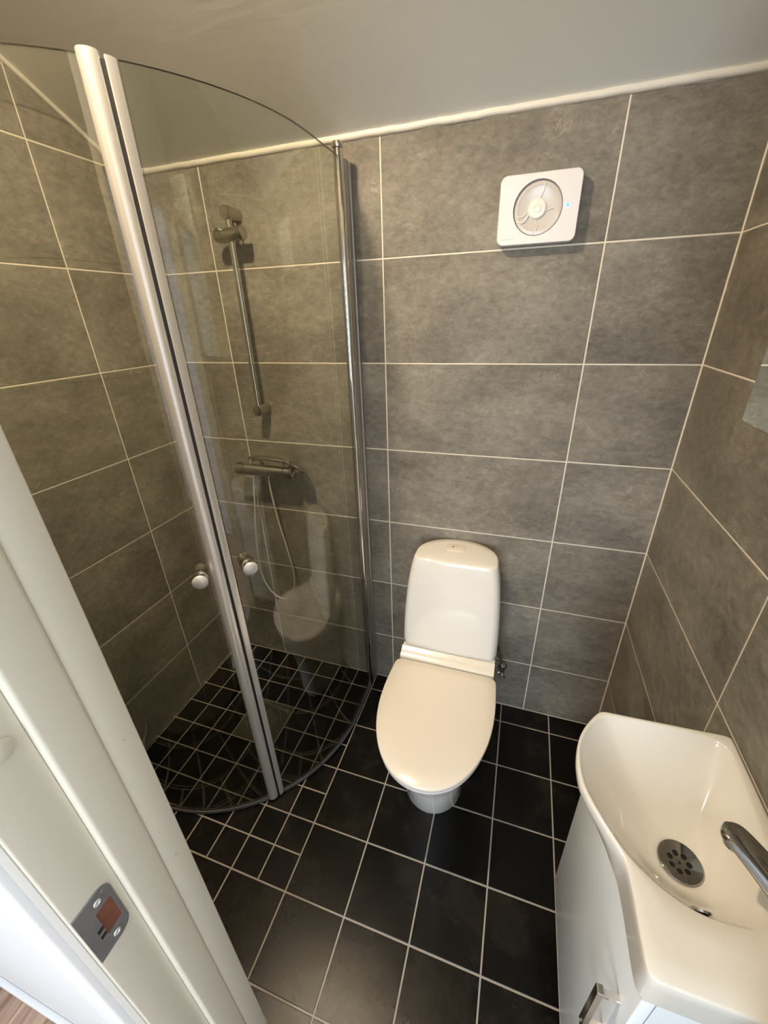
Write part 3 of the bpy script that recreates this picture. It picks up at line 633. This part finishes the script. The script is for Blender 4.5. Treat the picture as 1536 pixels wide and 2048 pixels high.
# drain strainer
st = lathe('waste_strainer', (DC.x, DC.y, ZD - 0.0035), (0, 0, 1), [(0, 0.0330), (0.0048, 0.0330), (0.0062, 0.0315), (0.0046, 0.026), (0.0020, 0.015), (0.0010, 0.007), (0.0010, 0.0)], CHROME_D, basin, 56)
hl = [lathe_rings((DC.x + 0.0138 * math.cos(pi / 4 * k * 8 / 7), DC.y + 0.0138 * math.sin(pi / 4 * k * 8 / 7), ZD - 0.01), (0, 0, 1), [(0, 0.0044), (0.03, 0.0044)], 14) for k in range(7)]
hl.append(lathe_rings((DC.x, DC.y, ZD - 0.01), (0, 0, 1), [(0, 0.0022), (0.03, 0.0022)], 6))
cut(st, hl); finish(st.data, 35)
lathe('waste_pit', (DC.x, DC.y, ZD - 0.0045), (0, 0, 1), [(0, 0.0328), (0.0004, 0.0328)], DARK, basin, 32)
# overflow ring, set in the near wall of the bowl
on = Vector((0.02, 0.93, 0.36)).normalized(); oc_ = Vector((0.8480, -0.1005, ZR - 0.0125))
lathe('overflow_ring', oc_ - on * 0.002, on, [(0, 0.0135), (0.0030, 0.0135), (0.0042, 0.0115), (0.0042, 0.0090), (0.002, 0.0085)], CHROME, basin, 32)
lathe('overflow_hole', oc_, on, [(0, 0.0086), (0.0008, 0.0086)], DARK, basin, 20)
adopt(basin)

# ------------------------------------------------------------------ basin tap
tap = empty('basin_tap', (0.943, -0.128, ZR), 'chrome single-lever basin tap swung over the washbasin drain', 'tap')
TB = Vector((0.943, -0.128, ZR))
lathe('tap_body', TB, (0, 0, 1), [(0, 0.029), (0.003, 0.029), (0.006, 0.0255), (0.05, 0.0235), (0.095, 0.0225), (0.100, 0.020)], CHROME_D, tap, 40)
tipP = Vector((0.8715, -0.0300, 0.952)); sd = (tipP - (TB + Vector((0, 0, 0.062)))).normalized()
SP = [TB + Vector((0.0, 0.0, 0.060)), TB + Vector((-0.020, 0.027, 0.070)), TB + Vector((-0.040, 0.055, 0.078)), TB + Vector((-0.058, 0.079, 0.083)), tipP, ]
SP = catmull(SP, 7); rings = []
for i, p in enumerate(SP):
    t = i / (len(SP) - 1); d = (SP[min(i + 1, len(SP) - 1)] - SP[max(i - 1, 0)]).normalized(); u = d.cross(Vector((0, 0, 1))).normalized(); v = u.cross(d)
    w = 0.0240 - 0.006 * t; hgt = 0.0135 - 0.006 * t
    e = 1.0 if t < 0.84 else math.sqrt(max(0.0, 1 - ((t - 0.84) / 0.165) ** 2))
    rings.append([p + u * w * e * math.copysign(abs(math.cos(2 * pi * q / 28)) ** 0.8, math.cos(2 * pi * q / 28)) + v * hgt * (0.55 + 0.45 * e) * math.copysign(abs(math.sin(2 * pi * q / 28)) ** 0.8, math.sin(2 * pi * q / 28)) for q in range(28)])
loft('spout', rings, CHROME_D, tap, 55)
lathe('aerator', tipP + Vector((0.010, -0.015, -0.002)), (0, 0, -1), [(0, 0.0115), (0.014, 0.0115), (0.015, 0.010)], CHROME_D, tap, 24)
lathe('lever_hub', TB + Vector((0, 0, 0.1005)), (0, 0, 1), [(0, 0.0225), (0.012, 0.0225), (0.018, 0.018), (0.020, 0.010)], CHROME_D, tap, 32)
lv = catmull([TB + Vector((0.004, 0.004, 0.114)), TB + Vector((-0.006, 0.030, 0.122)), TB + Vector((-0.016, 0.058, 0.130)), TB + Vector((-0.022, 0.075, 0.133))], 5)
rings = []
for i, p in enumerate(lv):
    t = i / (len(lv) - 1); d = (lv[min(i + 1, len(lv) - 1)] - lv[max(i - 1, 0)]).normalized(); u = d.cross(Vector((0, 0, 1))).normalized(); v = u.cross(d)
    e = 1.0 if t < 0.8 else math.sqrt(max(0.02, 1 - ((t - 0.8) / 0.2) ** 2)); rings.append([p + u * 0.008 * e * math.cos(2 * pi * q / 20) + v * 0.0038 * e * math.sin(2 * pi * q / 20) for q in range(20)])
loft('lever', rings, CHROME_D, tap, 55)
adopt(tap)

# ------------------------------------------------------------------ vanity cabinet
CF = 0.7680
van = empty('vanity_cabinet', (0.87, 0.0, 0.19), 'small white wall-hung vanity cabinet under the washbasin', 'cabinet')
ZT, ZB = 0.8045, 0.190
box('side_panel', (CF + 0.0175, -0.1975, ZB), (XR - 0.002, -0.1815, ZT), WHITE_LACQ, van, 0.0008, 1)
box('side_panel', (CF + 0.0175, 0.1795, ZB), (XR - 0.002, 0.1955, ZT), WHITE_LACQ, van, 0.0008, 1)
box('bottom_panel', (CF + 0.0175, -0.1814, ZB), (XR - 0.002, 0.1794, ZB + 0.016), WHITE_LACQ, van, 0.0008, 1)
box('back_panel', (XR - 0.010, -0.1814, ZB + 0.0165), (XR - 0.002, 0.1794, ZT), WHITE_LACQ, van)
door = box('door', (CF, -0.1970, ZB + 0.001), (CF + 0.0165, 0.1950, ZT - 0.003), WHITE_LACQ, van, 0.0015, 2)
hb = bmesh.new()
addbox(hb, (CF - 0.0330, -0.1760, 0.565), (CF - 0.0230, -0.1640, 0.7080), 0.0008, 1)
addbox(hb, (CF - 0.0235, -0.1745, 0.693), (CF + 0.0005, -0.1655, 0.7020), 0.0006, 1)
addbox(hb, (CF - 0.0235, -0.1745, 0.571), (CF + 0.0005, -0.1655, 0.5800), 0.0006, 1)
frombm('handle', hb, CHROME, door)
adopt(van)

# ------------------------------------------------------------------ mirror cabinet
MX = 0.8228
mc = empty('mirror_cabinet', (0.905, 0.0, 1.469), 'mirror-fronted wall cabinet above the washbasin', 'mirror cabinet')
box('body', (MX + 0.022, -0.199, 1.472), (XR - 0.0015, 0.199, 2.10), WHITE_LACQ, mc, 0.001, 1)
d_ = box('mirror_door', (MX + 0.004, -0.2, 1.470), (MX + 0.020, 0.2, 2.10), WHITE_LACQ, mc)
box('mirror_glass', (MX, -0.2, 1.4692), (MX + 0.0038, 0.2, 2.101), MIRROR, mc, 0.0012, 1)
adopt(mc)

# ------------------------------------------------------------------ recessed ceiling lamps
for (x, y), pw in LAMPS:
    n = Vector((0, -0.520, -1)).normalized(); c = Vector((x, y, zc(y)))
    t = empty('ceiling_light', c, 'round recessed warm downlight in the sloping ceiling over the shower', 'ceiling light')
    lathe('trim_ring', c - n * 0.004, n, [(0, 0.052), (0, 0.066), (0.0060, 0.066), (0.0075, 0.062), (0.0065, 0.052)], ALU, t, 40)
    lathe('lens', c + n * 0.0005, n, [(0, 0.0515), (0.001, 0.0515)], LAMPGLASS, t, 32)
    adopt(t)
    area('downlight', c + n * 0.010, (0.10, 0.02, -1), 0.10, 0.10, pw, WARM, 'DISK', pi)

# ------------------------------------------------------------------ door frame (left jamb in view, right jamb and head beside it)
JX = 0.140
def frame_side(name, x, s):
    """x: rebate face of the jamb, s: +1 when the opening lies towards +x"""
    bm = bmesh.new(); a, b = sorted((x, x - s * 0.040)); addbox(bm, (a, -0.405, -0.001), (b, -0.3525, 2.055), 0.0022, 3)
    j = frombm(name, bm, FRAME, None, 35); tag(j, kind='structure')
    a, b = sorted((x + s * 0.0090, x - s * 0.040)); k = box('stop_face', (a, -0.3527, -0.001), (b, -0.3090, 2.055), FRAME, j, 0.0045, 4)
    a, b = sorted((x + s * 0.0078, x - s * 0.040)); box('lining', (a, -0.3095, -0.001), (b, -0.2740, 2.055), FRAME, j, 0.0022, 3)
    a, b = sorted((x - s * 0.0395, x - s * 0.105)); box('casing', (a, -0.4155, -0.001), (b, -0.4000, 2.115), PAINT_HALL, j, 0.003, 3)
    a, b = sorted((x - s * 0.003, x - s * 0.0394)); box('frame_edge', (a, -0.4062, 0.0), (b, -0.4048, 2.055), FRAME_EDGE, j)
    return j
door1 = frame_side('door_1', JX, 1)
frame_side('door_2', 0.860, -1)
# head of the frame
bm = bmesh.new(); addbox(bm, (JX + 0.001, -0.405, 2.016), (0.859, -0.3525, 2.055), 0.002, 2); addbox(bm, (JX + 0.012, -0.352, 2.004), (0.848, -0.2740, 2.055), 0.002, 2)
tag(frombm('trim_6', bm, FRAME, None, 35), kind='structure')
# threshold
tag(box('trim_7', (JX + 0.012, -0.405, -0.001), (0.848, -0.352, 0.012), ALU_D, None, 0.002), kind='structure')
# strike plate with its cut-out and screws
def sp(y, z, x=JX + 0.0008): return Vector((x, y, z))
PZ0, PZ1, PY0, PY1 = 0.9440, 1.0440, -0.4035, -0.3615
def prr(ins, x):
    P = []
    for cy, cz, a0 in ((PY1 - .016, PZ1 - .016, 0), (PY1 - .016, PZ0 + .016, -pi / 2)):
        pts = [sp(cy + (.016 - ins) * math.cos(a0 + pi / 2 * k / 6), cz + (.016 - ins) * math.sin(a0 + pi / 2 * k / 6), x) for k in range(7)]
        P.append(pts)
    return P[1] + P[0] + [sp(PY0, PZ1 - ins, x), sp(PY0, PZ0 + ins, x)]
plate = loft('strike_plate', [prr(0, JX - 0.001), prr(0, JX + 0.0010), prr(0.0006, JX + 0.0016)], ZINC, door1, 30)
def brings(y0, y1, z0, z1): return [[Vector((x, y0, z0)), Vector((x, y1, z0)), Vector((x, y1, z1)), Vector((x, y0, z1))] for x in (JX - 0.01, JX + 0.01)]
cut(plate, [brings(-0.3855, -0.3665, 0.9700, 1.0160), brings(-0.3925, -0.3850, 0.9735, 0.9800), brings(-0.3925, -0.3850, 0.9850, 0.9920)])
box('latch_recess', (JX + 0.0001, -0.3945, 0.9690), (JX + 0.0004, -0.3660, 1.0170), WOODHOLE, plate)
for z in (0.97675, 0.9885): box('slot_shade', (JX + 0.0005, -0.3920, z - 0.0028), (JX + 0.0009, -0.3860, z + 0.0028), DARK, plate)  # black plates colour the slot bottoms as if in deep shade
for z, y in ((1.0285, -0.3790), (0.9570, -0.3790)):
    lathe('screw', (JX + 0.0014, y, z), (1, 0, 0), [(0, 0.0044), (0.0010, 0.0040), (0.0011, 0.0026), (0.0004, 0.0022)], ALU, plate, 20)
lathe('screw_hole', (JX + 0.0013, -0.3690, 1.0335), (1, 0, 0), [(0, 0.0036), (0.0006, 0.0034), (0.0004, 0.002)], ZINC, plate, 16)
bm = bmesh.new(); V, F = loft_data(lathe_rings((JX - 0.0005, -0.3745, 1.287), (1, 0, 0), [(0, 0.0118), (0.0022, 0.0118), (0.0032, 0.0105), (0.0036, 0.0)], 32))
mesh('screw_plug', V, F, FRAME, door1, 40)
bm = bmesh.new()
SM = plain('grey_scuff', (0.36, 0.34, 0.30), 0.7)
for y, z, r in ((-0.2905, 1.190, 0.0010), (-0.2930, 0.952, 0.0013), (-0.300, 1.020, 0.0008)):
    lathe('scuff_mark', (JX + 0.0077, y, z), (1, 0, 0), [(0, r), (0.0002, r)], SM, door1, 8)

# ------------------------------------------------------------------ hall behind the camera
hf = slab('floor_hall', (-2.3, -3.0, -0.06), (1.7, YO + 0.03, -0.0085), GROUT_W)
x = -0.549 - 0.14 * 12; k = 0
while x < 1.6:
    xa = x; random.seed(k)
    cutsy = [-2.98, -1.9 + random.uniform(-.5, .3), YO - 0.001]
    for a, b in zip(cutsy, cutsy[1:]):
        tile('floor_plank', hf, rect(xa, min(xa + 0.14, 1.68), a, b, 0.0004), lambda u, v: (u, v, 0), (0, 0, 1), OAK, 0.0084, 0.0012, key='pl')
    x += 0.14; k += 1
tag(box('baseboard_hall', (-2.29, -0.4130, 0.0), (0.034, -0.4000, 0.028), PAINT_HALL, None, 0.003), kind='structure')
slab('wall_hall_left', (-2.4, -3.1, -0.05), (-2.3, YO, 2.85), PAINT_HALL)
slab('wall_hall_right', (1.7, -3.1, -0.05), (1.8, YO, 2.85), PAINT_HALL)
slab('ceiling_hall', (-2.4, -3.1, 2.78), (1.8, YO, 2.88), PAINT_HALL)
bm = bmesh.new(); wx0, wx1, wz0, wz1 = -0.25, 0.95, 0.85, 2.15
addbox(bm, (-2.3, -3.1, -0.05), (wx0, -3.0, 2.85)); addbox(bm, (wx1, -3.1, -0.05), (1.7, -3.0, 2.85)); addbox(bm, (wx0, -3.1, -0.05), (wx1, -3.0, wz0)); addbox(bm, (wx0, -3.1, wz1), (wx1, -3.0, 2.85))
tag(frombm('wall_hall_back', bm, PAINT_HALL), kind='structure')
bm = bmesh.new()
for a, b, c, d in ((wx0, wx0 + .05, wz0, wz1), (wx1 - .05, wx1, wz0, wz1), (wx0 + .05, wx1 - .05, wz0, wz0 + .05), (wx0 + .05, wx1 - .05, wz1 - .05, wz1), (0.325, 0.375, wz0 + .05, wz1 - .05), (wx0 + .05, 0.325, 1.48, 1.505), (0.375, wx1 - .05, 1.48, 1.505)):
    addbox(bm, (a, -3.06, c), (b, -3.00, d), 0.004, 1)
tag(frombm('window_1', bm, PAINT_HALL), kind='structure')
print('objects', len(bpy.data.objects))
